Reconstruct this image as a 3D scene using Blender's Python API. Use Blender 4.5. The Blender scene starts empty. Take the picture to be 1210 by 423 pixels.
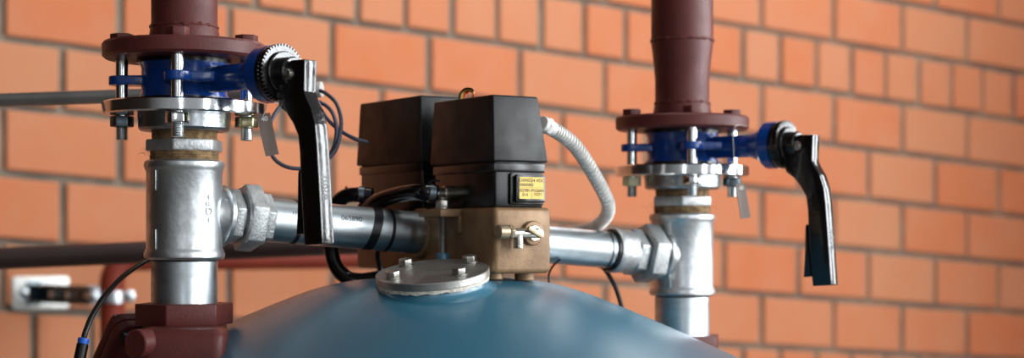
import bpy, bmesh, math, random
from mathutils import Vector, Matrix
random.seed(7)
C = bpy.context.scene.collection
F = 1950.0          # focal length in pixels of the 1210 wide frame
HZ = 280.0          # picture row of the eye level
CX = 605.0
PI = math.pi

# ------------------------------------------------------------------ geometry helpers
def P(px, py, D):
    return Vector(((px - CX) / F * D, D, (HZ - py) / F * D))

def frame(o, zax, xh=None):
    z = Vector(zax).normalized()
    if xh is None:
        xh = Vector((1, 0, 0)) if abs(z.x) < 0.9 else Vector((0, 1, 0))
    x = Vector(xh); x = (x - z * x.dot(z)).normalized()
    y = z.cross(x)
    return Matrix(((x.x, y.x, z.x, o[0]), (x.y, y.y, z.y, o[1]), (x.z, y.z, z.z, o[2]), (0, 0, 0, 1)))

I4 = Matrix.Identity(4)

def spline(pts, n=8):
    pts = [Vector(p) for p in pts]
    if len(pts) < 3:
        return pts
    out = []
    q = [2 * pts[0] - pts[1]] + pts + [2 * pts[-1] - pts[-2]]
    for i in range(1, len(q) - 2):
        a, b, c, d = q[i - 1], q[i], q[i + 1], q[i + 2]
        for k in range(n):
            t = k / n
            out.append(0.5 * ((2 * b) + (c - a) * t + (2 * a - 5 * b + 4 * c - d) * t * t + (3 * b - a - 3 * c + d) * t ** 3))
    out.append(pts[-1])
    return out

class MB:
    def __init__(self):
        self.bm = bmesh.new()
    def _merge(self, b2, M):
        me = bpy.data.meshes.new('t')
        b2.transform(M); b2.to_mesh(me); b2.free()
        self.bm.from_mesh(me); bpy.data.meshes.remove(me)
    def lathe(self, prof, M=I4, seg=56):
        b = self.bm; rings = []
        for r, z in prof:
            if r < 1e-7:
                rings.append([b.verts.new(M @ Vector((0, 0, z)))])
            else:
                rings.append([b.verts.new(M @ Vector((r * math.cos(2 * PI * k / seg), r * math.sin(2 * PI * k / seg), z))) for k in range(seg)])
        for A, B in zip(rings, rings[1:]):
            for k in range(seg):
                j = (k + 1) % seg
                if len(A) == 1 and len(B) == 1: continue
                if len(A) == 1: f = (A[0], B[j], B[k])
                elif len(B) == 1: f = (A[k], A[j], B[0])
                else: f = (A[k], A[j], B[j], B[k])
                b.faces.new(f)
        return self
    def cyl(self, r, z0, z1, M=I4, seg=56, ch=0.0, r2=None):
        r2 = r if r2 is None else r2
        if ch > 0:
            p = [(0, z0), (r - ch, z0), (r, z0 + ch), (r2, z1 - ch), (r2 - ch, z1), (0, z1)]
        else:
            p = [(0, z0), (r, z0), (r2, z1), (0, z1)]
        return self.lathe(p, M, seg)
    def thread(self, r, z0, z1, M=I4, pitch=0.0016, depth=0.0007, seg=28):
        n = max(2, int((z1 - z0) / pitch)); p = [(0, z0), (r - depth, z0)]
        for i in range(n):
            z = z0 + (z1 - z0) * i / n; h = (z1 - z0) / n
            p += [(r, z + h * .5), (r - depth, z + h)]
        p += [(0, z1)]
        return self.lathe(p, M, seg)
    def prism(self, poly, z0, z1, M=I4, bev=0.0, seg=2):
        b = bmesh.new()
        A = [b.verts.new((x, y, z0)) for x, y in poly]
        B = [b.verts.new((x, y, z1)) for x, y in poly]
        n = len(poly)
        b.faces.new(A[::-1]); b.faces.new(B)
        for k in range(n):
            j = (k + 1) % n
            b.faces.new((A[k], A[j], B[j], B[k]))
        bmesh.ops.recalc_face_normals(b, faces=b.faces[:])
        if bev > 0:
            bmesh.ops.bevel(b, geom=b.edges[:], offset=bev, segments=seg, affect='EDGES', profile=0.5, clamp_overlap=True)
        self._merge(b, M)
        return self
    def hexa(self, R, z0, z1, M=I4, rot=0.0, bev=0.0008, n=6):
        return self.prism([(R * math.cos(rot + 2 * PI * k / n), R * math.sin(rot + 2 * PI * k / n)) for k in range(n)], z0, z1, M, bev)
    def hull8(self, bot, top, z0, z1, M=I4, bev=0.002, seg=3):
        b = bmesh.new()
        A = [b.verts.new((x, y, z0)) for x, y in bot]
        B = [b.verts.new((x, y, z1)) for x, y in top]
        b.faces.new(A[::-1]); b.faces.new(B)
        for k in range(4):
            j = (k + 1) % 4
            b.faces.new((A[k], A[j], B[j], B[k]))
        bmesh.ops.recalc_face_normals(b, faces=b.faces[:])
        if bev > 0:
            bmesh.ops.bevel(b, geom=b.edges[:], offset=bev, segments=seg, affect='EDGES', profile=0.5, clamp_overlap=True)
        self._merge(b, M)
        return self
    def box(self, x0, x1, y0, y1, z0, z1, M=I4, bev=0.001, seg=2):
        r = [(x0, y0), (x1, y0), (x1, y1), (x0, y1)]
        return self.hull8(r, r, z0, z1, M, bev, seg)
    def tube(self, pts, r, seg=14, n=8, smooth=True, flat=None):
        pts = spline(pts, n) if smooth else [Vector(p) for p in pts]
        b = self.bm; rings = []; nrm = None
        for i, p in enumerate(pts):
            t = (pts[min(i + 1, len(pts) - 1)] - pts[max(i - 1, 0)]).normalized()
            if nrm is None:
                nrm = t.orthogonal().normalized()
            nrm = (nrm - t * nrm.dot(t)).normalized()
            bn = t.cross(nrm)
            rr = r(i) if callable(r) else r
            rings.append([b.verts.new(p + rr * (math.cos(2 * PI * k / seg) * nrm + math.sin(2 * PI * k / seg) * bn)) for k in range(seg)])
        for A, B in zip(rings, rings[1:]):
            for k in range(seg):
                j = (k + 1) % seg
                b.faces.new((A[k], A[j], B[j], B[k]))
        b.faces.new(rings[0][::-1]); b.faces.new(rings[-1])
        return self

ROOT = {}
def obj(name, mb, mat, parent=None, ang=32, local=False):
    me = bpy.data.meshes.new(name)
    bmesh.ops.recalc_face_normals(mb.bm, faces=mb.bm.faces[:])
    mb.bm.to_mesh(me); mb.bm.free()
    me.polygons.foreach_set('use_smooth', [True] * len(me.polygons))
    me.set_sharp_from_angle(angle=math.radians(ang))
    for m in (mat if isinstance(mat, (list, tuple)) else [mat]):
        me.materials.append(m)
    o = bpy.data.objects.new(name, me); C.objects.link(o)
    top = parent
    while top is not None and top.parent is not None: top = top.parent
    if top is not None and top.name in ROOT and not local:
        me.transform(ROOT[top.name].inverted())
    if parent is not None: o.parent = parent
    return o

def tag(o, label, cat, group=None):
    o['label'] = label; o['category'] = cat
    if group: o['group'] = group
    return o

def thing(name, label, cat, loc=(0, 0, 0), group=None):
    o = bpy.data.objects.new(name, None); C.objects.link(o)
    o.empty_display_size = 0.02
    o.location = loc
    ROOT[o.name] = Matrix.Translation(Vector(loc))
    return tag(o, label, cat, group)

def copy_tree(o, parent=None):
    c = o.copy(); C.objects.link(c)
    if parent is not None: c.parent = parent
    for ch in list(o.children):
        copy_tree(ch, c)
    return c

def text_mesh(name, s, size, M, mat, parent, extrude=0.0004, local=False, bold=0.0, sx=1.0):
    cu = bpy.data.curves.new('t', 'FONT'); cu.body = s; cu.size = size; cu.extrude = extrude
    cu.align_x = 'CENTER'; cu.align_y = 'CENTER'; cu.offset = bold
    to = bpy.data.objects.new('t', cu); C.objects.link(to)
    bpy.context.view_layer.update()
    dg = bpy.context.evaluated_depsgraph_get()
    me = bpy.data.meshes.new_from_object(to.evaluated_get(dg))
    bpy.data.objects.remove(to); bpy.data.curves.remove(cu)
    me.transform(M @ Matrix.Diagonal((sx, 1, 1, 1)))
    me.name = name
    me.materials.clear(); me.materials.append(mat)
    o = bpy.data.objects.new(name, me); C.objects.link(o)
    top = parent
    while top.parent is not None: top = top.parent
    if top.name in ROOT and not local:
        me.transform(ROOT[top.name].inverted())
    o.parent = parent
    return o

# ------------------------------------------------------------------ materials
def srgb(r, g, b):
    f = lambda c: (c / 255 / 12.92) if c / 255 <= 0.04045 else ((c / 255 + 0.055) / 1.055) ** 2.4
    return (f(r), f(g), f(b), 1)

def mat(name, col, rough=0.5, metal=0.0, var=0.0, vscale=30.0, rvar=0.0, bump=0.0, bscale=200.0, col2=None, coat=0.0, spec=0.5, stretch=(1, 1, 1), lo=0.35, hi=0.65):
    m = bpy.data.materials.new(name); m.use_nodes = True
    nt = m.node_tree; N = nt.nodes; L = nt.links
    b = N['Principled BSDF']
    b.inputs['Base Color'].default_value = col
    b.inputs['Roughness'].default_value = rough
    b.inputs['Metallic'].default_value = metal
    b.inputs['Coat Weight'].default_value = coat
    b.inputs['Specular IOR Level'].default_value = spec
    tc = N.new('ShaderNodeTexCoord'); mp = N.new('ShaderNodeMapping'); mp.inputs['Scale'].default_value = stretch
    L.new(tc.outputs['Object'], mp.inputs['Vector'])
    if var > 0 or col2 is not None or rvar > 0:
        n = N.new('ShaderNodeTexNoise'); n.inputs['Scale'].default_value = vscale; n.inputs['Detail'].default_value = 5
        n.inputs['Roughness'].default_value = 0.62
        L.new(mp.outputs[0], n.inputs['Vector'])
        mr = N.new('ShaderNodeMapRange'); mr.inputs['From Min'].default_value = lo; mr.inputs['From Max'].default_value = hi
        L.new(n.outputs['Fac'], mr.inputs['Value'])
        if var > 0 or col2 is not None:
            mx = N.new('ShaderNodeMix'); mx.data_type = 'RGBA'
            mx.inputs[6].default_value = col
            mx.inputs[7].default_value = col2 if col2 is not None else tuple(c * (1 - var) for c in col[:3]) + (1,)
            L.new(mr.outputs[0], mx.inputs[0]); L.new(mx.outputs[2], b.inputs['Base Color'])
        if rvar > 0:
            m2 = N.new('ShaderNodeMapRange'); m2.inputs['To Min'].default_value = rough - rvar; m2.inputs['To Max'].default_value = rough + rvar
            L.new(mr.outputs[0], m2.inputs['Value']); L.new(m2.outputs[0], b.inputs['Roughness'])
    if bump > 0:
        n2 = N.new('ShaderNodeTexNoise'); n2.inputs['Scale'].default_value = bscale; n2.inputs['Detail'].default_value = 3
        L.new(mp.outputs[0], n2.inputs['Vector'])
        bp = N.new('ShaderNodeBump'); bp.inputs['Strength'].default_value = bump; bp.inputs['Distance'].default_value = 0.001
        L.new(n2.outputs['Fac'], bp.inputs['Height']); L.new(bp.outputs[0], b.inputs['Normal'])
    return m

M = {}
M['red'] = mat('red_oxide_paint', srgb(92, 42, 38), 0.46, spec=0.3, var=0.25, vscale=25, rvar=0.08, bump=0.25, bscale=420)
M['red_pipe'] = mat('red_brown_pipe_paint', srgb(108, 38, 24), 0.6, spec=0.2, var=0.2, vscale=10, bump=0.1)
M['dark_pipe'] = mat('dark_brown_pipe_paint', srgb(58, 40, 38), 0.4, var=0.2, vscale=10)
M['blue'] = mat('blue_epoxy', srgb(4, 62, 140), 0.22, var=0.25, vscale=40, rvar=0.06, bump=0.35, bscale=260, coat=0.3)
M['zinc'] = mat('bright_zinc', (0.74, 0.77, 0.78, 1), 0.13, 1.0, var=0.15, vscale=60, rvar=0.04, bump=0.03, bscale=300)
M['zinc_dull'] = mat('dull_zinc', (0.42, 0.45, 0.47, 1), 0.34, 1.0, var=0.3, vscale=120, rvar=0.08)
M['zinc_dark'] = mat('dark_zinc', (0.16, 0.20, 0.23, 1), 0.34, 1.0, var=0.3, vscale=120)
M['zinc_yellow'] = mat('yellow_passivated_zinc', (0.55, 0.50, 0.30, 1), 0.28, 1.0, var=0.4, vscale=150)
M['cream'] = mat('cream_nut', srgb(215, 205, 165), 0.4)
M['galv'] = mat('galvanised_malleable_iron', (0.64, 0.67, 0.68, 1), 0.38, 0.95, var=0.35, vscale=38, rvar=0.08, bump=0.35, bscale=130)
M['galv_cast'] = mat('rough_galvanised_casting', (0.58, 0.60, 0.60, 1), 0.5, 0.85, var=0.35, vscale=70, rvar=0.06, bump=0.6, bscale=320)
M['galv_pipe'] = mat('galvanised_steel_pipe', (0.62, 0.68, 0.71, 1), 0.39, 1.0, var=0.3, vscale=55, rvar=0.08, bump=0.12, bscale=160, stretch=(0.35, 0.35, 1.0))
M['hemp'] = mat('hemp_sealed_thread', srgb(92, 66, 40), 0.85, col2=srgb(146, 120, 84), vscale=130, bump=0.8, bscale=420)
M['black_gloss'] = mat('glossy_black_enamel', srgb(14, 11, 11), 0.2, rvar=0.07, vscale=30, bump=0.25, bscale=220, coat=0.3)
M['black_plastic'] = mat('black_plastic', srgb(10, 10, 11), 0.46, spec=0.34, var=0.0, rvar=0.09, vscale=28, bump=0.06, bscale=900)
M['black_gloss_plastic'] = mat('glossy_black_plastic', srgb(10, 9, 9), 0.24, spec=0.4)
M['rubber'] = mat('black_rubber_hose', srgb(9, 9, 10), 0.13, bump=0.05, bscale=90)
M['tape'] = mat('black_tape', srgb(14, 16, 20), 0.33)
M['cable'] = mat('blue_grey_cable', srgb(62, 66, 82), 0.4)
M['cable_black'] = mat('black_cable', srgb(11, 11, 11), 0.35, spec=0.3)
M['bronze'] = mat('cast_bronze', srgb(148, 118, 84), 0.5, 0.25, col2=srgb(108, 80, 52), vscale=14, rvar=0.08, bump=0.3, bscale=240)
M['nickel'] = mat('nickel_plated_brass', (0.62, 0.58, 0.50, 1), 0.25, 1.0, var=0.3, vscale=150)
M['brass'] = mat('tarnished_brass', (0.38, 0.30, 0.20, 1), 0.42, 0.8, var=0.3, vscale=150)
M['tank'] = mat('blue_tank_paint', srgb(42, 100, 122), 0.33, var=0.12, vscale=6, rvar=0.04, bump=0.06, bscale=45, spec=0.85)
M['plate'] = mat('brushed_steel_plate', (0.47, 0.46, 0.43, 1), 0.42, 1.0, var=0.35, vscale=35, rvar=0.08, bump=0.2, bscale=400)
M['gasket'] = mat('white_sealant', srgb(205, 198, 185), 0.8, var=0.3, vscale=220, bump=0.9, bscale=350)
M['steel_bolt'] = mat('steel_bolt', (0.50, 0.48, 0.44, 1), 0.35, 1.0, var=0.3, vscale=180)
M['white_steel'] = mat('white_steel_conduit', (0.72, 0.71, 0.68, 1), 0.42, 0.6, var=0.2, vscale=80)
M['conduit'] = mat('grey_conduit', (0.48, 0.46, 0.45, 1), 0.36, 0.9, var=0.2, vscale=20)
M['white'] = mat('white_plastic', srgb(205, 203, 198), 0.5)
M['tag'] = mat('brown_grey_tag', srgb(112, 96, 88), 0.45, 0.1)
M['yellow'] = mat('yellow_label', srgb(222, 186, 70), 0.45, var=0.15, vscale=90)
M['ink'] = mat('dark_ink', srgb(70, 55, 28), 0.6)
M['pipe_ink'] = mat('pipe_print_ink', srgb(46, 48, 52), 0.6)
M['red_wire'] = mat('red_wire', srgb(200, 50, 30), 0.4)
M['orange_wire'] = mat('orange_wire', srgb(225, 120, 35), 0.4)
M['yellow_wire'] = mat('yellow_wire', srgb(230, 195, 90), 0.4)
M['blue_plastic'] = mat('blue_collar_plastic', srgb(20, 90, 190), 0.4)
M['letter_shade'] = mat('letter_shade_grey', srgb(108, 108, 110), 0.6)  # mid grey: shadow contrast of the raised lettering put into its colour
M['cast_mark'] = mat('grey_cast_mark', srgb(140, 146, 150), 0.55)  # raised tee lettering, a darker grey than the casting
M['screw'] = mat('screw_steel', (0.6, 0.58, 0.54, 1), 0.3, 1.0)
M['plate_white'] = mat('pale_zinc_bracket', (0.66, 0.67, 0.64, 1), 0.42, 0.7, var=0.2, vscale=30)
M['floor'] = mat('concrete', srgb(120, 116, 110), 0.7, var=0.2, vscale=4)

def brick_materials():
    m = bpy.data.materials.new('orange_brick'); m.use_nodes = True
    nt = m.node_tree; N = nt.nodes; L = nt.links; b = N['Principled BSDF']
    at = N.new('ShaderNodeAttribute'); at.attribute_name = 'brick_tone'
    cr = N.new('ShaderNodeValToRGB')
    cr.color_ramp.elements[0].color = srgb(176, 86, 38); cr.color_ramp.elements[1].color = srgb(172, 114, 80)
    L.new(at.outputs['Fac'], cr.inputs[0])
    tc = N.new('ShaderNodeTexCoord')
    n = N.new('ShaderNodeTexNoise'); n.inputs['Scale'].default_value = 9; n.inputs['Detail'].default_value = 6
    L.new(tc.outputs['Object'], n.inputs['Vector'])
    mr = N.new('ShaderNodeMapRange'); mr.inputs['From Min'].default_value = .35; mr.inputs['From Max'].default_value = .7
    mr.inputs['To Max'].default_value = 0.3
    L.new(n.outputs['Fac'], mr.inputs['Value'])
    mx = N.new('ShaderNodeMix'); mx.data_type = 'RGBA'
    L.new(mr.outputs[0], mx.inputs[0]); L.new(cr.outputs[0], mx.inputs[6]); mx.inputs[7].default_value = srgb(172, 124, 94)
    L.new(mx.outputs[2], b.inputs['Base Color'])
    b.inputs['Roughness'].default_value = 0.82
    n2 = N.new('ShaderNodeTexNoise'); n2.inputs['Scale'].default_value = 120; n2.inputs['Detail'].default_value = 4
    L.new(tc.outputs['Object'], n2.inputs['Vector'])
    bp = N.new('ShaderNodeBump'); bp.inputs['Strength'].default_value = 0.4; bp.inputs['Distance'].default_value = 0.002
    L.new(n2.outputs['Fac'], bp.inputs['Height']); L.new(bp.outputs[0], b.inputs['Normal'])
    mo = mat('grey_mortar', srgb(128, 116, 100), 0.9, col2=srgb(92, 85, 76), vscale=8, bump=0.8, bscale=90)
    return m, mo
M['brick'], M['mortar'] = brick_materials()

# ------------------------------------------------------------------ layout constants
SL = 1.696 / F
LX, LY = (218 - CX) * SL, 1.696               # axis of the front valve stack
RX, RY = (806 - CX) * 2.053 / F, 2.053        # axis of the far valve stack
ZL, ZR = (HZ - 251) * SL, (HZ - 303) * 2.053 / F
RDZ = ZR - ZL
AXL = Vector((LX, LY, ZL)); AXR = Vector((RX, RY, ZR))
D3 = (AXR - AXL).normalized(); TT = (AXR - AXL).length
DH = Vector((RX - LX, RY - LY, 0)).normalized()   # pipe direction, level
NH = Vector((DH.y, -DH.x, 0))                      # level normal of the pipe, toward the camera
def zl(y): return (HZ - y) * SL

# ------------------------------------------------------------------ setting
WU = Vector((0.8744, 0.4852, 0)); WN = Vector((0.4852, -0.8744, 0)); W0 = Vector((-1.119, 3.608, 0)); WS = -0.0729
FLOOR = -1.70
def wall_point(u, z, out=0.0):
    return W0 + WU * u + WN * out + Vector((0, 0, z))

def build_wall(name, W0, WU, WN, WS, U0, U1, ZTOP, ph0=0.2652):
    def wall_point(u, z, out=0.0):
        return W0 + WU * u + WN * out + Vector((0, 0, z))
    b = bmesh.new()
    lay = b.faces.layers.float.new('brick_tone')
    mt = 0.0085; dep = 0.012; pitch = 0.148; bp = 0.2594
    def quad(v, mi, tone=0):
        f = b.faces.new([b.verts.new(x) for x in v]); f.material_index = mi; f[lay] = tone
    # mortar slab, with its back
    zt = 2.1
    quad([wall_point(U0, FLOOR, -dep), wall_point(U1, FLOOR, -dep), wall_point(U1, zt, -dep), wall_point(U0, zt, -dep)], 1)
    quad([wall_point(U1, FLOOR, -.25), wall_point(U0, FLOOR, -.25), wall_point(U0, zt, -.25), wall_point(U1, zt, -.25)], 1)
    for u in (U0, U1):
        quad([wall_point(u, FLOOR, -.25), wall_point(u, FLOOR, -dep), wall_point(u, zt, -dep), wall_point(u, zt, -.25)], 1)
    quad([wall_point(U0, zt, -.25), wall_point(U0, zt, -dep), wall_point(U1, zt, -dep), wall_point(U1, zt, -.25)], 1)
    for k in range(-12, 18):
        header = (k % 6 == 4)
        p = bp / 2 if header else bp
        ph = ph0 + (0.065 if header else (0 if k % 2 else bp / 2))
        z1 = ZTOP - pitch * k; z0 = z1 - pitch
        i0 = int(math.floor((U0 - ph) / p)); i1 = int(math.ceil((U1 - ph) / p))
        for i in range(i0, i1):
            ua = max(ph + i * p + mt, U0); ub = min(ph + (i + 1) * p - mt, U1)
            if ub - ua < 0.02: continue
            jz = random.uniform(-.0015, .0015); ju = random.uniform(-.002, .002); jo = random.uniform(-.0015, .0015)
            ua += ju; ub += ju
            q = []
            for u, z in ((ua, z0 + mt), (ub, z0 + mt), (ub, z1 - mt), (ua, z1 - mt)):
                q.append((u, z + jz + WS * u))
            if max(a[1] for a in q) < FLOOR + 0.01 or min(a[1] for a in q) > zt: continue
            q = [(u, max(FLOOR, min(zt, z))) for u, z in q]
            tone = random.uniform(.4, .9)
            e = 0.004
            sg = ((1, 1), (-1, 1), (-1, -1), (1, -1))
            fr = [b.verts.new(wall_point(u + s * e, z + t * e, jo)) for (u, z), (s, t) in zip(q, sg)]
            md = [b.verts.new(wall_point(u, z, jo - .003)) for u, z in q]
            bk = [b.verts.new(wall_point(u, z, -dep - .002)) for u, z in q]
            fs = [b.faces.new(fr)]
            for a in range(4):
                c = (a + 1) % 4
                fs.append(b.faces.new((md[a], md[c], fr[c], fr[a])))
                fs.append(b.faces.new((bk[a], bk[c], md[c], md[a])))
            for f in fs: f[lay] = tone
    me = bpy.data.meshes.new(name); b.to_mesh(me); b.free()
    me.materials.append(M['brick']); me.materials.append(M['mortar'])
    o = bpy.data.objects.new(name, me); C.objects.link(o); o['kind'] = 'structure'
    return o
build_wall('wall_back', W0, WU, WN, WS, -2.0, 3.24, (HZ - 45) / 540.5)
build_wall('added_shade_wall', wall_point(3.232, 0), WN, -WU, 0.0, 0.02, 2.0, (HZ - 45) / 540.5 - .2358, 0.13)  # unseen cross-wall, added to keep window light off the back wall's right end
fl = MB()
fl.prism([(-4.5, -4.5), (6.5, -4.5), (6.5, 8), (-4.5, 8)], FLOOR - .1, FLOOR)
o = obj('floor', fl, M['floor']); o['kind'] = 'structure'

# ------------------------------------------------------------------ valve stacks (built round the axis of the front one, then copied)
U40 = Vector((math.cos(math.radians(40)), -math.sin(math.radians(40)), 0))
T40 = Vector((-U40.y, U40.x, 0))
RF0, RF1 = 0.1818, 0.1983       # red flange
SF0, SF1 = 0.1241, 0.1377       # zinc flange
BOLT_R = 0.0632
BOLT_A = [math.radians(a) for a in (-85, 5, 95, 185)]
KEEP = {}

def at_left(root):
    root.location = (LX, LY, 0)
def make_right(root, label, extra=0.0, dx=0.0):
    c = copy_tree(root)
    c.location = (RX, RY, RDZ + extra)
    c['label'] = label
    return c

# red flanged riser
t = thing('flanged_pipe', 'red-brown painted flanged riser above the front valve at left', 'pipe', group='red flanged risers')
mb = MB()
z = RF1 + 0.0172
mb.lathe([(0.036, RF1 - 0.002), (0.0365, RF1), (0.0362, RF1 + .004), (0.0343, RF1 + .017), (0.0336, z + .002),
          (0.0336, z + .03), (0.036, z + .055), (0.0385, z + .075), (0.0385, z + .080), (0.0382, 1.6), (0, 1.6)], seg=64)
obj('pipe', mb, M['red'], t)
for zz, rr in ((z, 0.0336), (z + .0778, 0.0383)):
    n = 72; mb = MB()
    mb.tube([Vector((rr * math.cos(2 * PI * k / n), rr * math.sin(2 * PI * k / n), zz + random.uniform(-.0006, .0006))) for k in range(n + 1)],
            lambda i: 0.0016 + 0.0008 * math.sin(i * 1.7) * math.sin(i * .37), seg=8, smooth=False)
    obj('weld_seam', mb, M['red'], t)
mb = MB()
mb.lathe([(0.030, RF0), (0.0795, RF0), (0.0825, RF0 + .0025), (0.0828, RF1 - .0025), (0.081, RF1), (0.03, RF1)], seg=96)
obj('flange', mb, M['red'], t)
KEEP['riser'] = t

# butterfly valve
t = thing('butterfly_valve', 'blue butterfly valve with black lever clamped in the front left flange pair', 'valve', group='blue butterfly valves')
ZS = 0.159
mb = MB()
mb.lathe([(0.03, SF1 + .0005), (0.0452, SF1 + .0005), (0.0452, SF1 + .006), (0.0435, SF1 + .009), (0.0435, RF0 - .009), (0.0452, RF0 - .006), (0.0452, RF0 - .0005), (0.03, RF0 - .0005)], seg=64)
mb.cyl(0.0135, 0.035, 0.124, frame((0, 0, ZS), U40), 32, r2=0.0135)
mb.lathe([(0.0, 0.100), (0.0135, 0.100), (0.020, 0.118), (0.0262, 0.122), (0.0283, 0.125), (0.0283, 0.138), (0, 0.138)], frame((0, 0, ZS), U40), 56)
obj('body', mb, M['blue'], t)
for i, a in enumerate(BOLT_A):
    c = Vector((math.cos(a), math.sin(a), 0)); s = Vector((-c.y, c.x, 0))
    b0 = c * BOLT_R
    pts = []
    for k in range(13):
        th = -PI / 2 + PI * k / 12
        v = b0 + c * (0.0135 * math.cos(th)) + s * (0.0135 * math.sin(th)); pts.append((v.x, v.y))
    ext = 0.030 if i == 0 else 0.0
    w2 = 0.016
    v = c * 0.04 + s * w2
    if i == 0:
        v1 = b0 + s * 0.036 + c * 0.002; v2 = c * 0.035 + s * 0.045
        pts += [(v1.x, v1.y), (v2.x, v2.y)]
    elif i == 1:
        pts += [(v.x, v.y)]
    else:
        pts += [(v.x, v.y)]
    v = c * 0.04 - s * w2; pts += [(v.x, v.y)]
    mb = MB(); mb.prism(pts, 0.155, 0.1645, bev=0.0015)
    obj('lug', mb, M['blue'], t)
mb = MB()
for zz in (SF1 + .0003, RF0 - .0043):
    mb.lathe([(0.035, zz), (0.0478, zz), (0.0478, zz + .004), (0.035, zz + .004)], seg=56)
obj('rubber_liner', mb, M['black_gloss_plastic'], t)
# notch plate
FU = frame((0, 0, ZS), U40, (0, 0, 1))
mb = MB()
NT = 44; poly = []
for k in range(NT):
    for q, rr in ((0.0, 0.0285), (0.5, 0.0285), (0.55, 0.0262), (0.95, 0.0262)):
        th = 2 * PI * (k + q) / NT
        poly.append((rr * math.cos(th), rr * math.sin(th)))
mb.cyl(0.0278, 0.1382, 0.1445, FU, 56, .001)
mb.prism(poly, 0.1440, 0.1500, FU)
mb.cyl(0.021, 0.1495, 0.1535, FU, 40, .001)
obj('notch_plate', mb, M['black_gloss'], t)
# lever: side outline in (a, z), extruded across
def AZ(px, py, off=0.0075):
    q = (px - CX) / F
    a = (0.3366 + q * 1.696) / (0.766 + 0.643 * q)
    return (a + off, 0.000807 * (HZ - py))
FT = frame((0, 0, 0), -T40, U40)   # local x = along stem, z = toward the dark side ; y = z x x
def lev(pts, t0, t1, bev):
    # local frame: x=U40, y=cross(-T40,U40)
    yv = (-T40).cross(U40)
    sg = 1 if yv.z > 0 else -1
    m = MB(); m.prism([(a, sg * zz) for a, zz in pts], t0, t1, FT, bev)
    return m
HW = 0.0082
outl = [(345, 70), (361, 70.5), (360.5, 84), (360, 108), (363, 117), (368.5, 129), (373, 148), (375, 170), (377, 205), (379, 240), (381.5, 288),
        (360.5, 290), (358, 250), (356, 215), (355, 180), (353, 160), (347, 145), (339, 132), (331, 124), (328, 112), (330, 92), (336, 78)]
mb = lev([AZ(*p) for p in outl], -HW, HW, 0.0012)
mb.cyl(0.015, 0.150, 0.166, FU, 36, .0015)
lever = obj('lever', mb, M['black_gloss'], t)
trig = [(346, 205), (352.5, 212), (355, 225), (357.5, 276), (349.5, 277.5), (350.5, 250), (351.5, 226), (349, 213)]
trig = [(352.5, 200), (355, 225), (357.6, 276), (349.6, 277.5), (350.8, 250), (351.2, 226), (351.5, 205)]
mb = lev([AZ(*p) for p in trig], -HW * .8, HW * .8, 0.0008)
obj('trigger', mb, M['black_gloss'], t)
mb = MB()
a, zz = AZ(343.5, 86)
fp = frame(U40 * a + Vector((0, 0, zz)) , -T40)
mb.hexa(0.0044, HW - .0004, HW + .0034, fp, .3, .0006); mb.cyl(.0055, HW - .0005, HW + .0008, fp, 24)
obj('hinge_screw', mb, M['screw'], t)
# raised lettering on the lit edge of the lever
def lever_edge(py0, py1):
    # frame on outer face between two outline rows
    xs = {185: 375.9, 236: 378.8}
    A = Vector(AZ(375.2, py0)); B = Vector(AZ(375.2 + (py1 - py0) * .066, py1))
    pa = U40 * A.x + Vector((0, 0, A.y)); pb = U40 * B.x + Vector((0, 0, B.y))
    return pa, pb
pa, pb = lever_edge(190, 236)
xd = (pb - pa).normalized(); nd = T40.cross(xd)
if nd.dot(U40) < 0: nd = -nd
mid = (pa + pb) / 2 + nd * 0.0003
FM = frame(mid, nd, xd)
text_mesh('lettering', 'unive', 0.0145, FM @ Matrix.Translation((0.004, 0.0, 0)), M['letter_shade'], lever, 0.0006, True, 0.00015)
mb = MB()
tm = mid - xd * 0.0235
for k in range(3):
    th = 2 * PI * k / 3 + .5
    c = tm + xd * (0.0034 * math.cos(th)) + T40 * (0.0034 * math.sin(th))
    mb.lathe([(0.0012, -.0004), (0.0012, .0005), (0.0028, .0005), (0.0028, -.0004)], frame(c, nd, xd), 16)
obj('emblem', mb, M['letter_shade'], lever)
KEEP['valve'] = t

# threaded zinc flange with hub
t = thing('threaded_flange', 'bright zinc threaded flange under the front left blue valve', 'flange', group='zinc threaded flanges')
mb = MB()
mb.lathe([(0.03, SF0), (0.0805, SF0), (0.0828, SF0 + .0015), (0.0828, SF1 - .0015), (0.0808, SF1), (0.03, SF1)], seg=112)
obj('disc', mb, M['zinc'], t)
mb = MB()
mb.lathe([(0.0335, SF0 + .002), (0.0475, SF0 + .001), (0.0465, zl(152)), (0.0445, zl(155)), (0.034, zl(156)), (0.0335, zl(150))], seg=64)
obj('hub', mb, M['zinc_dull'], t)
KEEP['flange'] = t

# hex nipple with hemp thread
t = thing('hex_nipple', 'hex nipple sealed with brown hemp on top of the front left tee', 'nipple', group='hex nipples')
mb = MB()
mb.hexa(0.0405, zl(179.5), zl(165.5), rot=math.radians(-95), bev=0.0022)
obj('hexagon', mb, M['galv_cast'], t)
mb = MB(); mb.thread(0.0335, zl(166), zl(155.2), pitch=.0022, depth=.0009, seg=48)
mb.thread(0.0352, zl(193), zl(179), pitch=.0023, depth=.0009, seg=48)
obj('hemp_thread', mb, M['hemp'], t)
for k in range(6):
    a0 = math.radians(random.choice([170, 185, 200, 340, 190, 215]) + random.uniform(-10, 10)); r0 = 0.035
    p0 = Vector((r0 * math.cos(a0), r0 * math.sin(a0), zl(random.uniform(180, 188))))
    pts = [p0]
    for j in range(4):
        pts.append(pts[-1] + Vector((math.cos(a0) * .003 + random.uniform(-.003, .003), random.uniform(-.002, .002), random.uniform(-.0035, .005))))
    mb = MB(); mb.tube(pts, 0.00012, seg=5, n=5)
    obj('hemp_fibre', mb, M['hemp'], t)
KEEP['nipple'] = t

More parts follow.
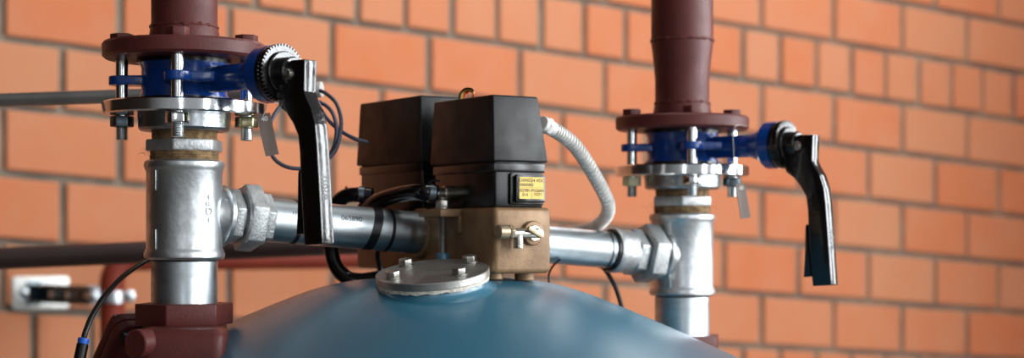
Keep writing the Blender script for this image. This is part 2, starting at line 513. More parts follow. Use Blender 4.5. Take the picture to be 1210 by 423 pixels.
# tee
def branch_frame(origin_z, sign):
    return frame((0, 0, origin_z), D3 * sign)
t = thing('pipe_tee', 'galvanised tee fitting in the front left valve stack', 'pipe fitting', group='galvanised tees')
mb = MB()
mb.lathe([(0.034, zl(189.5)), (0.0385, zl(190)), (0.0405, zl(192)), (0.0412, zl(196)), (0.0400, zl(200)), (0.0387, zl(203)), (0.0387, zl(293)),
          (0.0398, zl(296)), (0.0412, zl(300)), (0.0408, zl(304)), (0.039, zl(306.5)), (0.034, zl(307))], seg=72)
bf = branch_frame(ZL, 1)
mb.lathe([(0.0285, 0.02), (0.0285, 0.037), (0.0295, 0.039), (0.0318, 0.0405), (0.0318, 0.0445), (0.030, 0.046), (0.02, 0.046)], bf, 48)
for za, zb in ((202, 226), (271, 295)):
    a0 = math.radians(-90 - 38)
    mb.box(-.0022, .0022, -.0013, .0018, zl(zb), zl(za), frame((0.0387 * math.cos(a0), 0.0387 * math.sin(a0), 0), (0, 0, 1), (-math.sin(a0), math.cos(a0), 0)), .0007)
tee_body = obj('body', mb, M['galv'], t)
a0 = math.radians(-90 + 50)
nv = Vector((math.cos(a0), math.sin(a0), 0))
text_mesh('lettering', '+GF+', 0.0110, frame(nv * 0.0387 + Vector((0, 0, zl(247))), nv, (0, 0, 1)), M['cast_mark'], tee_body, 0.0006, True, 0.0, 1.15)
KEEP['tee'] = t
# second tee: mirrored branch, own mesh
t = thing('pipe_tee', 'galvanised tee fitting in the rear right valve stack', 'pipe fitting', group='galvanised tees')
mb = MB()
mb.lathe([(0.034, zl(189.5)), (0.0385, zl(190)), (0.0405, zl(192)), (0.0412, zl(196)), (0.0400, zl(200)), (0.0387, zl(203)), (0.0387, zl(293)),
          (0.0398, zl(296)), (0.0412, zl(300)), (0.0408, zl(304)), (0.039, zl(306.5)), (0.034, zl(307))], seg=72)
mb.lathe([(0.0285, 0.02), (0.0285, 0.030), (0.0295, 0.032), (0.0315, 0.034), (0.0315, 0.038), (0.030, 0.0395), (0.02, 0.0395)], branch_frame(ZL, -1), 48)
for za, zb in ((202, 226), (271, 295)):
    a0 = math.radians(-90 - 30)
    mb.box(-.0022, .0022, -.0013, .0018, zl(zb), zl(za), frame((0.0387 * math.cos(a0), 0.0387 * math.sin(a0), 0), (0, 0, 1), (-math.sin(a0), math.cos(a0), 0)), .0007)
obj('body', mb, M['galv'], t)
t.location = (RX, RY, RDZ)

# lower nipple pipe
mb = MB(); mb.lathe([(0, zl(366)), (0.0338, zl(366)), (0.0338, zl(309)), (0.0325, zl(307)), (0.0325, zl(304)), (0, zl(304))], seg=64)
t = obj('pipe_nipple', mb, M['galv_pipe'])
tag(t, 'short galvanised pipe between the front left tee and the red check valve', 'pipe', 'galvanised nipples')
KEEP['low'] = t

# red check valve
t = thing('check_valve', 'red-brown check valve with hexagon top at lower left', 'valve', group='red check valves')
mb = MB()
mb.hexa(0.0504, zl(383), zl(358), rot=math.radians(200), bev=0.0015)
obj('hexagon', mb, M['red'], t)
mb = MB()
mb.lathe([(0, zl(381)), (0.0425, zl(381)), (0.043, -.10), (0.043, -.120), (0.036, -.130), (0, -.132)], seg=56)
mb.hull8([(-.026, -.098), (.058, -.098), (.046, .005), (-.046, .005)], [(-.026, -.094), (.058, -.094), (.046, .005), (-.046, .005)], -.132, zl(382.5), bev=.012, seg=5)
CN = Vector((-.55, .55, .62)).normalized()
CO = Vector((0, 0, -.190))
mb.cyl(0.036, .02, .106, frame(CO, CN), 40)
vb = obj('body', mb, M['red'], t)
mb = MB(); pgf = frame((-.015, -.078, zl(399)), (-.50, -.86, 0))
mb.cyl(0.0142, 0.0, 0.026, pgf, 32, .0012)
mb.cyl(0.0022, 0.0255, 0.0264, pgf, 12)
obj('plug', mb, M['red'], t)
cf = frame(CO, CN, (0, 0, 1))
def rsq(h, r, n=6):
    p = []
    for sx, sy, a in ((1, 1, 0), (-1, 1, 90), (-1, -1, 180), (1, -1, 270)):
        for k in range(n + 1):
            th = math.radians(a + 90 * k / n); p.append((sx * (h - r) + r * math.cos(th), sy * (h - r) + r * math.sin(th)))
    return p
mb = MB(); mb.prism(rsq(.045, .013), .100, .110, cf, .0015)
obj('flange', mb, M['red'], t)
mb = MB(); mb.prism(rsq(.045, .013), .1112, .121, cf, .0015)
obj('cover', mb, M['red'], t)
for sx, sy in ((1, 1), (-1, 1), (-1, -1), (1, -1)):
    mb = MB(); q = cf @ Matrix.Translation((sx * .0335, sy * .0335, 0))
    mb.hexa(.0072, .094, .1002, q, .2); mb.cyl(.004, .090, .0945, q, 16); mb.hexa(.0072, .1208, .126, q, .4)
    obj('cover_bolt', mb, M['zinc_dark'], t)
KEEP['check'] = t

# flange bolts
def make_bolt(nutmat, endm):
    t = thing('flange_bolt', '', 'bolt')
    mb = MB(); mb.hexa(0.0122, RF1, RF1 + .0095, rot=.35, bev=.0009); mb.cyl(.0128, RF1 - .0002, RF1 + .0012, seg=28)
    obj('head', mb, M['red'], t)
    mb = MB(); mb.cyl(0.0064, zl(147), RF1, seg=28); mb.thread(0.0064, zl(166), zl(147))
    obj('shank', mb, M[endm], t)
    mb = MB(); mb.hexa(0.0122, SF0 - .0115, SF0 - .0005, rot=.2, bev=.0009)
    obj('nut', mb, M[nutmat], t)
    return t
BL = {0: ('zinc', 'zinc'), 1: ('zinc_yellow', 'zinc'), 2: ('zinc_dull', 'zinc'), 3: ('zinc_dark', 'zinc')}
BR = {0: ('zinc', 'zinc'), 1: ('zinc_dark', 'zinc'), 2: ('zinc_dull', 'zinc'), 3: ('cream', 'zinc')}
where = {0: 'nearest the viewer', 1: 'beside the lever neck', 2: 'at the wall side', 3: 'away from the lever'}
look = {0: 'bright nut', 1: 'yellowish nut', 2: 'dull nut', 3: 'dark nut'}
lookr = {0: 'bright nut', 1: 'dark nut', 2: 'dull nut', 3: 'cream nut'}
for i, a in enumerate(BOLT_A):
    x, y = BOLT_R * math.cos(a), BOLT_R * math.sin(a)
    b = make_bolt(*BL[i]); b.location = (LX + x, LY + y, 0)
    tag(b, 'red-headed bolt with %s of the front left valve, %s' % (look[i], where[i]), 'bolt', 'front valve flange bolts')
    b = make_bolt(*BR[i]); b.location = (RX + x, RY + y, RDZ)
    tag(b, 'red-headed bolt with %s of the rear right valve, %s' % (lookr[i], where[i]), 'bolt', 'rear valve flange bolts')

for k, lab, dz in (('riser', 'red-brown painted flanged riser above the rear valve at right', 0),
                   ('valve', 'blue butterfly valve with black lever clamped in the rear right flange pair', 0),
                   ('flange', 'bright zinc threaded flange under the rear right blue valve', 0),
                   ('nipple', 'hex nipple sealed with brown hemp on top of the rear right tee', 0),
                   ('low', 'short galvanised pipe below the rear right tee, behind the tank', 0),
                   ('check', 'red-brown check valve mostly hidden behind the tank at right', -.0045)):
    make_right(KEEP[k], lab, dz); at_left(KEEP[k])
at_left(KEEP['tee'])

# ------------------------------------------------------------------ cross pipe with unions
def ax(tt): return AXL + D3 * tt
AF = frame(AXL, D3, (0, 0, 1))
t = thing('pipe_union', 'galvanised union with big hex nut beside the front left tee', 'pipe fitting', ax(.07), 'galvanised unions')
mb = MB(); mb.cyl(.0235, .040, .064, AF, 40); mb.hexa(.0298, .0465, .0575, AF, .25, .0018)
obj('tailpiece', mb, M['galv_cast'], t)
mb = MB(); mb.hexa(.0365, .0615, .0805, AF, .22, .0022); mb.lathe([(.024, .0600), (.0305, .0600), (.0315, .062), (.024, .062)], AF, 40)
obj('nut', mb, M['galv_cast'], t)
mb = MB(); mb.hexa(.0285, .0800, .0925, AF, .28, .0018)
obj('end_hexagon', mb, M['galv_cast'], t)
t = thing('pipe_union', 'galvanised union with hex nut beside the rear right tee', 'pipe fitting', ax(.59), 'galvanised unions')
mb = MB(); mb.lathe([(.022, .545), (.0262, .545), (.0272, .547), (.0272, .553), (.0262, .556), (.0262, .573), (.02, .573)], AF, 44); mb.hexa(.0296, .572, .586, AF, .25, .0018)
obj('sleeve', mb, M['galv_cast'], t)
mb = MB(); mb.cyl(.0245, .584, .622, AF, 40)
obj('tailpiece', mb, M['zinc_dark'], t)
mb = MB(); mb.hexa(.0375, .590, .612, AF, .22, .0022)
obj('nut', mb, M['galv_cast'], t)

TB0, TB1 = 0.2776, 0.3502        # faces of the valve block along the pipe
t = thing('steel_pipe', 'galvanised pipe with black tape bands from the left union to the bronze block', 'pipe', ax(.09), 'galvanised cross pipes')
mb = MB(); mb.lathe([(0, .088), (.0234, .088), (.0234, TB0 + .004), (0, TB0 + .004)], AF, 56)
pp = obj('pipe', mb, M['galv_pipe'], t)
def band(t0, t1, skew, parent, rr=.0238, m='tape'):
    mb = MB(); n = 56; rings = []
    for (tt, s) in ((t0, -1), (t1, 1)):
        pass
    b = mb.bm
    def ring(tt, r):
        out = []
        for k in range(n):
            th = 2 * PI * k / n
            out.append(b.verts.new(AF @ Vector((r * math.cos(th), r * math.sin(th), tt + skew * math.cos(th + .6)))))
        return out
    R = [ring(t0, .0233), ring(t0, rr), ring(t1, rr), ring(t1, .0233)]
    for A, B in zip(R, R[1:]):
        for k in range(n):
            j = (k + 1) % n; b.faces.new((A[k], A[j], B[j], B[k]))
    return obj('tape_band', mb, M[m], parent)
band(.1205, .1245, .001, t, .0242)
band(.2105, .2215, .006, t, .0240)
band(.2325, .2360, .001, t, .0243)
def pxt(px):
    q = (px - CX) / F
    return (q * LY - LX) / (DH.x - q * DH.y) / math.cos(math.asin(abs(D3.z)))
# printed numbers
def pipe_text(s, px, th, size, parent, rr=.0234):
    c = ax(pxt(px)); up = Vector((0, 0, 1)); up = (up - D3 * up.dot(D3)).normalized(); side = D3.cross(up)
    if side.dot(NH) < 0: side = -side
    nv = side * math.cos(th) + up * math.sin(th)
    text_mesh('printing', s, size, frame(c + nv * (rr + .00005), nv, D3), M['pipe_ink'], parent, 0.0002)
pipe_text('065890', 404, .35, .0085, pp)
pipe_text('17', 337, .35, .006, pp)
t = thing('steel_pipe', 'galvanised pipe with a black tape band from the bronze block to the right union', 'pipe', ax(.45), 'galvanised cross pipes')
mb = MB(); mb.lathe([(0, TB1 - .004), (.0222, TB1 - .004), (.0222, .56), (0, .56)], AF, 56)
obj('pipe', mb, M['galv_pipe'], t)
band(.5415, .5445, .0, t, .0250); band(.533, .5345, .0, t, .0235)

# ------------------------------------------------------------------ valve block; local e along DH from the near face, w across away from the viewer
BC = ax(TB0)
COR = Vector((BC.x, BC.y, 0)) + NH * .158
def E(e, w, zz): return COR + DH * e - NH * w + Vector((0, 0, zz))
BF = Matrix(((DH.x, -NH.x, 0, COR.x), (DH.y, -NH.y, 0, COR.y), (0, 0, 1, 0), (0, 0, 0, 1)))   # local x=e, y=w, z
t = thing('valve_block', 'bronze valve block carrying the two black actuators above the blue tank', 'valve', E(.036, .15, -.05))
mb = MB(); mb.box(0, .0726, 0, .145, -.0385, .0312, BF, .0055, 4)
mb.box(0.004, .0686, .14, .315, -.0375, .028, BF, .005, 3)
body = obj('body', mb, M['bronze'], t)
mb = MB(); mb.lathe([(.02, -.003), (.0255, -.003), (.0275, -.0015), (.0285, .004), (.02, .004)], frame(ax(TB0), D3), 48)
obj('port_collar', mb, M['bronze'], t)
for e, w in ((.018, .03), (.054, .025), (.018, .25), (.054, .25)):
    pf = E(e, w, 0); rr_ = math.hypot(pf.x - (525 - CX) / F * 1.80, pf.y - 1.80) / (1.80 / F)
    yy = 326.5 + 0.00098 * max(0, rr_ - 40) ** 2 * .8
    mb = MB(); mb.cyl(.0105, (HZ - yy) * 1.80 / F - .001, -.036, BF @ Matrix.Translation((e, w, 0)), 28, .001)
    obj('foot', mb, M['bronze'], t)
# tab with the stud
wt0, wt1 = .064, .112
mb = MB(); mb.box(-.027, .003, wt0, wt1, .0215, .0300, BF, .0015); mb.box(-.004, .003, wt0, wt0 + .010, .004, .028, BF, .0015)
obj('tab', mb, M['bronze'], t)

# actuators
def actuator(label, e0, e1, w0, w1, zb, zh, zt, hood_out, name='actuator'):
    t = thing(name, label, 'actuator', E((e0 + e1) / 2, (w0 + w1) / 2, .03), 'black actuators on the bronze block')
    mb = MB(); mb.box(e0 + .003, e1 - .004, w0 + .002, w1 - .004, zb, zh + .004, BF, .003, 3)
    mb.box(e0 + .0015, e1 - .0025, w0 + .0005, w1 - .0025, zh - .011, zh - .001, BF, .0015, 2)
    base = obj('base', mb, M['black_gloss_plastic'], t)
    mb = MB()
    mb.hull8([(e0 - .001, w0 - .002), (e1, w0 - .002), (e1, w1), (e0 - .001, w1)],
             [(e0 + .001, w0 + .003), (e1 - .010, w0 + .003), (e1 - .010, w1 - .006), (e0 + .001, w1 - .006)], zh, zt, BF, .0022, 3)
    obj('hood', mb, M['black_plastic'], t)
    return t, base
a1, base1 = actuator('black plastic actuator with yellow label, the nearer right one of the pair', 0.0, .0683, .002, .132, .0302, .0788, .1487, 0)
a2, base2 = actuator('black plastic actuator without label, behind and left of the labelled one', 0.0, .0683, .153, .306, .0285, .0845, .1587, 0)
# label window on the viewer-side face
NF = frame(E(0, .004, 0), NH, DH)      # x = e, y = up, z out
wy = (Vector((0, 0, 1)))
def rr_poly(x0, x1, y0, y1, r, n=5):
    p = []
    for cx, cy, a in ((x1 - r, y1 - r, 0), (x0 + r, y1 - r, 90), (x0 + r, y0 + r, 180), (x1 - r, y0 + r, 270)):
        for k in range(n + 1):
            th = math.radians(a + 90 * k / n); p.append((cx + r * math.cos(th), cy + r * math.sin(th)))
    return p
mb = MB(); mb.prism(rr_poly(.0205, .0628, .0335, .0675, .003), -.002, .0035, NF, .001)
mb.prism(rr_poly(.0245, .0612, .0360, .0655, .003), .003, .0085, NF, .0012)
win = obj('label_frame', mb, M['black_gloss_plastic'], a1)
mb = MB(); mb.prism([(.0280, .0400), (.0588, .0400), (.0588, .0628), (.0280, .0628)], .0082, .0090, NF)
lab = obj('label', mb, M['yellow'], win)
lab['label'] = 'yellow printed label'
for s, e, zz, sz in (('DANG', .0352, .0594, .0052), ('24 VDC', .0510, .0592, .0050), ('13000/3002', .0358, .0546, .0042), ('602981-', .0352, .0487, .0050), ('014', .0352, .0442, .0048),
                     ('PG26/04', .0510, .0487, .0044), ('15271', .0510, .0447, .0044)):
    text_mesh('printing', s, sz, NF @ Matrix.Translation((e, zz, .00905)), M['ink'], lab, .0001, False, 0.00006)
mb = MB()
mb.box(.0282, .0586, .0518, .0520, .0090, .00915, NF, 0); mb.box(.0433, .0435, .0402, .0626, .0090, .00915, NF, 0)
obj('rule_line', mb, M['ink'], lab)
# wires over the hood
for i, (nm, dx, m) in enumerate((('black_wire', 0, 'cable_black'), ('yellow_wire', .0022, 'yellow_wire'), ('orange_wire', .0042, 'orange_wire'), ('red_wire', .0062, 'red_wire'))):
    D = 1.835
    p = [P(543 + i * 2.0, 125, D), P(543 + i * 2.2, 114, D), P(545.5 + i * 2.0, 108 + i * .6, D), P(550 + i * 1.6, 104.8 + i * .9, D - .004), P(555.5 + i * .7, 104.8 + i * 1.2, D - .01), P(559 + i * .3, 107 + i * 1.4, D - .013), P(559 - i * .3, 116, D - .012), P(556, 125, D - .01)]
    mb = MB(); mb.tube(p, .0011, seg=10)
    o = obj('wire', mb, M[m])
    tag(o, '%s looping over the top of the labelled black actuator' % nm.replace('_', ' '), 'wire', 'coloured actuator wires')

# drain cock on the viewer-side face
t = thing('drain_cock', 'small nickel drain cock on the face of the bronze block', 'tap', E(.0466, 0, .0036))
FD = frame(E(.0466, .0005, .0040), NH, DH)   # x along e, y up, z out
mb = MB(); mb.lathe([(0, -.002), (.0128, -.002), (.0132, .004), (.012, .0055), (.0085, .0058), (.0080, .0050), (0, .005)], FD, 40)
obj('boss', mb, M['bronze'], t)
mb = MB(); mb.lathe([(.0045, .005), (.0078, .005), (.0078, .0075), (.0045, .0078)], FD, 32); mb.cyl(.0048, .005, .017, FD, 24, .0006)
obj('stem', mb, M['nickel'], t)
mb = MB()
mb.cyl(.0052, -.003, .034, FD @ Matrix.Translation((0, 0, .012)) @ Matrix.Rotation(-PI / 2, 4, 'Y'), 28, .0008)
fb = FD @ Matrix.Translation((-.024, -.002, .012))
mb.cyl(.0048, -.001, .014, fb @ Matrix.Rotation(PI / 2, 4, 'X'), 24, .0008)
for k in range(3):
    mb.cyl(.0054, .006 + k * .003, .008 + k * .003, fb @ Matrix.Rotation(PI / 2, 4, 'X'), 24, .0006)
obj('spout', mb, M['nickel'], t)
mb = MB(); q = FD @ Matrix.Translation((0, .0012, .012)) @ Matrix.Rotation(-PI / 2, 4, 'Y')
mb.hexa(.0082, .032, .037, q, .2, .0007); mb.cyl(.0074, .037, .050, q, 32, .001)
obj('inlet', mb, M['brass'], t)
mb = MB(); q = FD @ Matrix.Translation((-.008, .001, .0195)) @ Matrix.Rotation(math.radians(-28), 4, 'Z')
mb.prism(rr_poly(-.010, .0105, -.0026, .0026, .0024), -.0018, .0018, q, .0006)
obj('handle', mb, M['brass'], t)

# stud beside the tab
sx = P(523, 300, 1.775)
SF = frame((sx.x, sx.y, 0), (0, 0, 1))
zs = lambda y: (HZ - y) / F * 1.775
t = thing('threaded_stud', 'upright threaded stud holding the bronze tab behind the round steel plate', 'stud', (sx.x, sx.y, zs(306)))
mb = MB(); mb.thread(.0043, zs(312), zs(233), SF, .0012, .0004, 20)
obj('rod', mb, M['steel_bolt'], t)
mb = MB(); mb.hexa(.0078, zs(245), zs(236.5), SF, .3); mb.cyl(.0085, zs(246.5), zs(245), SF, 28)
obj('nut', mb, M['steel_bolt'], t)
mb = MB(); mb.lathe([(.003, zs(299)), (.0062, zs(299)), (.0072, zs(301)), (.0078, zs(312)), (.003, zs(312))], SF, 28)
o = obj('base_nut', mb, M['tank'], t); o['label'] = 'blue painted base nut'

# ------------------------------------------------------------------ tank
TD = 1.80; sT = TD / F
TXc = (525 - CX) * sT
def ty(y): return (HZ - y) * sT
prof = [(0, 326.5), (30, 326.8), (60, 327.6), (90, 329.6), (120, 333.4), (145, 339), (170, 347), (211, 363), (255, 381.5), (307, 404.5), (350, 424), (388, 448), (412, 478), (424, 515), (428, 560), (428, 620)]
pts = spline([Vector((x, y, 0)) for x, y in prof], 5)
prof2 = [(max(0, p.x) * sT, ty(p.y)) for p in pts]
t = thing('pressure_tank', 'glossy blue domed pressure tank below the bronze block', 'tank', (TXc, TD, FLOOR))
TF = frame((TXc, TD, 0), (0, 0, 1))
mb = MB(); mb.lathe(prof2 + [(428 * sT, -1.45), (390 * sT, -1.53), (0, -1.55)], TF, 128)
obj('shell', mb, M['tank'], t, ang=60)
mb = MB(); mb.lathe([(.30, FLOOR), (.36, FLOOR), (.36, FLOOR + .01), (.33, FLOOR + .012), (.33, -1.52), (.30, -1.52)], TF, 64)
obj('base_ring', mb, M['tank'], t)
# tilted nozzle, gasket and round plate
PN = Vector((-.066, -.196, 1)).normalized()
PC = P(511, 320.3, 1.69)
PF = frame(PC, PN)
mb = MB(); mb.lathe([(0, -.0105), (.0555, -.0105), (.0562, -.014), (.0575, -.0165), (.0615, -.0195), (.068, -.0225), (.085, -.030), (0, -.04)], PF, 72)
obj('nozzle', mb, M['tank'], t)
t = thing('cover_plate', 'round brushed steel cover plate bolted on top of the blue tank', 'plate', PC)
mb = MB(); mb.lathe([(0, -.0078), (.0576, -.0080), (.0585, -.0072), (.0585, -.0008), (.0578, 0), (0, 0)], PF, 96)
obj('disc', mb, M['plate'], t)
mb = MB(); n = 120; b = mb.bm
rg = []
for zz in (-.0076, -.0112):
    rg.append([b.verts.new(PF @ Vector(((.0571 + random.uniform(-.0009, .0008)) * math.cos(2 * PI * k / n), (.0571 + random.uniform(-.0009, .0008)) * math.sin(2 * PI * k / n), zz + (random.uniform(-.0012, .0008) if zz < -.01 else 0)))) for k in range(n)])
for k in range(n):
    j = (k + 1) % n; b.faces.new((rg[0][k], rg[0][j], rg[1][j], rg[1][k]))
b.faces.new(rg[0]); b.faces.new(rg[1][::-1])
o = obj('gasket', mb, M['gasket'], t); o['label'] = 'ragged white gasket'
for i, (dx, dy, lb) in enumerate(((-.0295, .036, 'bolt on the round steel plate nearest the pipe end'), (.0375, .034, 'bolt on the round steel plate nearest the bronze block'),
                                  (-.0395, -.021, 'front left bolt of the four on the round steel plate'), (.028, -.0245, 'front right bolt of the four on the round steel plate'))):
    q = PF @ Matrix.Translation((dx, dy, 0))
    t = thing('plate_bolt', lb, 'bolt', q.translation, 'cover plate bolts')
    mb = MB(); mb.hexa(.0078, .0012, .0072, q, .5 + i * .7, .0007); mb.cyl(.003, -.006, .0014, q, 16)
    obj('head', mb, M['steel_bolt'], t)
    mb = MB(); mb.cyl(.0088, .0001, .0013, q, 32, .0003)
    obj('washer', mb, M['steel_bolt'], t)

# ------------------------------------------------------------------ hoses and cables
t = thing('rubber_hose', 'glossy black hose clamped to the actuator side, passing over the galvanised pipe', 'hose', P(512, 229, 1.79), 'black hoses')
mb = MB(); mb.tube([P(516, 229, 1.785), P(503, 227.5, 1.782), P(487, 227, 1.795), P(465, 231.5, 1.82), P(443, 240, 1.845), P(427, 252, 1.875), P(425, 264, 1.90), P(438, 271, 1.895), P(456, 273, 1.885)], .0094, seg=20)
obj('tube', mb, M['rubber'], t)
mb = MB(); mb.cyl(.0104, -.004, .004, frame(P(510, 228.5, 1.783), P(516, 229, 1.785) - P(503, 227.5, 1.782)), 28, .0008)
obj('clamp', mb, M['zinc_dark'], t)
mb = MB(); mb.cyl(.0068, -.002, .010, frame(P(516, 229, 1.785), DH), 24, .0008); mb.cyl(.009, .008, .022, frame(P(516, 229, 1.785), DH), 24, .0008)
obj('fitting', mb, M['nickel'], t)
t = thing('rubber_hose', 'black hose looping round behind the lever end, below the left actuator', 'hose', P(430, 229, 1.87), 'black hoses')
mb = MB(); mb.tube([P(440, 231, 1.87), P(425, 230, 1.872), P(408, 232, 1.88), P(396, 243, 1.89), P(391, 262, 1.90), P(391, 290, 1.90), P(396, 313, 1.895), P(408, 327, 1.89), P(424, 331, 1.885), P(446, 329, 1.88)], .0086, seg=20)
obj('tube', mb, M['rubber'], t)
mb = MB(); mb.cyl(.0098, -.004, .004, frame(P(428, 230.2, 1.872), (1, 0, 0)), 28, .0008); mb.tube([P(410, 225, 1.88), P(409, 221, 1.878)], .0016, seg=8, smooth=False)
obj('clamp', mb, M['zinc_dark'], t)
mb = MB(); mb.tube([P(447, 292, 1.84), P(446, 303, 1.85), P(449, 316, 1.855), P(455, 330, 1.86)], .0028, seg=10)
tag(obj('strap_end', mb, M['tape']), 'loose black strap end hanging below the taped pipe', 'strap')
mb = MB(); mb.tube([P(499, 201, 1.79), P(499.5, 208, 1.788), P(500, 216, 1.785), P(503, 220, 1.783), P(512, 213.5, 1.78), P(520, 214, 1.778)], .0011, seg=8)
tag(obj('sensor_wire', mb, M['cable_black']), 'thin black wire on the side of the black actuators', 'wire')

# flexible conduit
t = thing('flexible_conduit', 'ribbed white metal conduit curving down from the labelled actuator', 'conduit', P(650, 151, 1.78))
path = spline([P(650, 151, 1.775), P(662, 158, 1.79), P(677, 170, 1.82), P(690, 187, 1.85), P(702, 207, 1.88), P(713, 227, 1.92), P(719, 243, 1.96), P(716, 256, 2.0), P(706, 266, 2.03), P(693, 272, 2.05), P(672, 276, 2.06)], 10)
dense = []
for a, b in zip(path, path[1:]):
    for k in range(4): dense.append(a.lerp(b, k / 4))
mb = MB(); mb.tube(dense, lambda i: .0070 + .0013 * (1 if (i % 8) < 4 else -1), seg=18, smooth=False)
obj('tube', mb, M['white_steel'], t)
mb = MB(); q = frame(P(650, 151, 1.775), P(662, 158, 1.79) - P(650, 151, 1.775)); mb.hexa(.0098, -.010, -.003, q, .3, .001); mb.cyl(.0082, -.016, .004, q, 24, .0008)
obj('gland', mb, M['white'], t)

def cable(name, label, pts, r, m, group=None, seg=12):
    mb = MB(); mb.tube(pts, r, seg=seg); return tag(obj(name, mb, M[m]), label, 'cable', group)
cable('cable', 'thin black cable under the bronze block by the right pipe', [P(662, 306, 1.93), P(653, 315, 1.93), P(648.5, 326, 1.93), P(650, 345, 1.93)], .0013, 'cable_black', 'thin black cables')
cable('cable', 'thin black cable hanging from the right pipe behind the tank', [P(708, 312, 2.02), P(716, 320, 2.02), P(724, 333, 2.02), P(730, 347, 2.02), P(736, 368, 2.02)], .0028, 'cable_black', 'thin black cables')
# grey sensor cables
cable('sensor_cable', 'blue-grey cable making the wide loop behind the front lever',
      [P(378, 107, 1.885), P(386, 111, 1.88), P(397, 121.5, 1.87), P(403, 141, 1.86), P(401, 163, 1.85), P(394, 181, 1.84), P(374, 196, 1.83), P(348, 199, 1.82), P(329, 192, 1.82), P(319.5, 178, 1.82), P(318, 154, 1.82), P(325, 134, 1.83), P(338, 121, 1.84), P(358, 115, 1.85),
       P(376, 120, 1.855), P(390, 129, 1.85), P(397, 146, 1.85), P(396, 168, 1.85), P(386, 188, 1.85), P(366, 199, 1.85)], .0023, 'cable', 'blue-grey sensor cables')
cable('sensor_cable', 'blue-grey cable running into the left actuator side',
      [P(350, 113, 1.865), P(366, 116, 1.87), P(377, 127, 1.87), P(388, 142, 1.87), P(403, 155, 1.865), P(421, 164.5, 1.86), P(434, 168, 1.865)], .0023, 'cable', 'blue-grey sensor cables')

# grey conduit crossing behind the left valve
t = thing('conduit_pipe', 'slim grey conduit crossing behind the front left valve', 'pipe', P(0, 118.5, 1.95))
A = P(-220, 125.5, 1.99); B = P(378, 106, 1.9)
q = frame(A, B - A); L_ = (B - A).length
wv = wall_point(-1.2, A.z + .02, .002)
mb = MB(); mb.tube([wv, wv.lerp(A, .8), A.lerp(wv, .02), A, A.lerp(B, .05), A.lerp(B, .5), B], .0082, seg=24, smooth=False)
obj('tube', mb, M['conduit'], t)
mb = MB(); mb.cyl(.0092, L_ - .004, L_ + .003, q, 32, .001)
obj('end_cap', mb, M['white'], t)

# tags
def hang_tag(corners, label, wire_pts, D, yaw):
    a, b, c, d = corners   # top-left, top-right, bottom-right, bottom-left in picture
    t = thing('metal_tag', label, 'tag', P((a[0] + b[0]) / 2, a[1], D), 'valve tags')
    yaw = -yaw
    TL, TR, BR_, BL_ = P(a[0], a[1], D - yaw), P(b[0], b[1], D + yaw), P(c[0], c[1], D + yaw), P(d[0], d[1], D - yaw)
    nrm = (BL_ - TL).cross(TR - TL).normalized()
    if nrm.y > 0: nrm = -nrm
    mb = MB(); bm_ = mb.bm
    f = [bm_.verts.new(v) for v in (TL, TR, BR_, BL_)]; g = [bm_.verts.new(v - nrm * .0012) for v in (TL, TR, BR_, BL_)]
    bm_.faces.new(f); bm_.faces.new(g[::-1])
    for k in range(4):
        j = (k + 1) % 4; bm_.faces.new((f[k], f[j], g[j], g[k]))
    pl = obj('plate', mb, M['tag'], t)
    xd = (TR - TL).normalized()
    ctr = TL.lerp(TR, .52).lerp(BL_.lerp(BR_, .52), .13) + nrm * .0002
    text_mesh('marking', '40', .0065, frame(ctr, nrm, xd), M['white'], pl, .0001, False, .0002)
    mb = MB(); mb.tube(wire_pts + [TL.lerp(TR, .5) + nrm * .0006 + Vector((0, 0, -.003))], .0004, seg=6)
    obj('seal_wire', mb, M['screw'], t)
hang_tag(((302.5, 135.5), (319, 133), (329.5, 182), (314, 185)), 'brown-grey metal tag hanging at the front left valve',
         [P(312, 72, 1.628), P(306, 84, 1.605), P(308, 104, 1.606), P(316, 118, 1.612)], 1.612, -.0012)
hang_tag(((869.5, 218), (880, 216), (887, 257), (876, 258.5)), 'grey metal tag hanging at the rear right valve',
         [P(882, 149, 1.985), P(871, 148, 1.975), P(866.5, 156, 1.962), P(867, 180, 1.962), P(868, 200, 1.965)], 1.968, -.003)

# air tube with push-in fitting at the check valve
t = thing('air_tube', 'thin black air tube with blue collar curving to the red check valve', 'tube', P(98, 402, 1.60))
mb = MB(); mb.tube([P(205, 296, 1.76), P(186, 303, 1.745), P(170, 310, 1.72), P(146, 326, 1.68), P(125, 348, 1.64), P(110, 371, 1.615), P(101, 392, 1.602), P(98.5, 404, 1.60)], .0028, seg=14)
obj('tube', mb, M['cable_black'], t)
mb = MB(); q = frame(P(98.5, 403, 1.60), P(101, 392, 1.602) - P(98.5, 404, 1.60)); mb.lathe([(.0035, -.003), (.0052, -.003), (.0056, .0), (.0056, .0025), (.0035, .003)], q, 28)
obj('collar', mb, M['blue_plastic'], t)
mb = MB(); mb.cyl(.0058, -.030, -.0025, q, 28, .0008); mb.hexa(.0066, -.030, -.018, q)
obj('fitting', mb, M['cable_black'], t)

# ------------------------------------------------------------------ pipes at the wall
t = thing('water_pipe', 'dark brown pipe running behind the front left tee', 'pipe', P(0, 305.5, 2.4), 'background pipes')
mb = MB(); A = P(-260, 316.5, 2.4); B = P(430, 287, 2.4); q = frame(A, B - A)
dn = [A, B]
for k in range(1, 9):
    th = PI / 2 * k / 8; dn.append(B + (B - A).normalized() * (.035 * math.sin(th)) - Vector((0, 0, .035 * (1 - math.cos(th)))))
dn.append(Vector((dn[-1].x, dn[-1].y, FLOOR)))
mb.tube(dn, .0162, seg=28, smooth=False)
obj('pipe', mb, M['dark_pipe'], t)
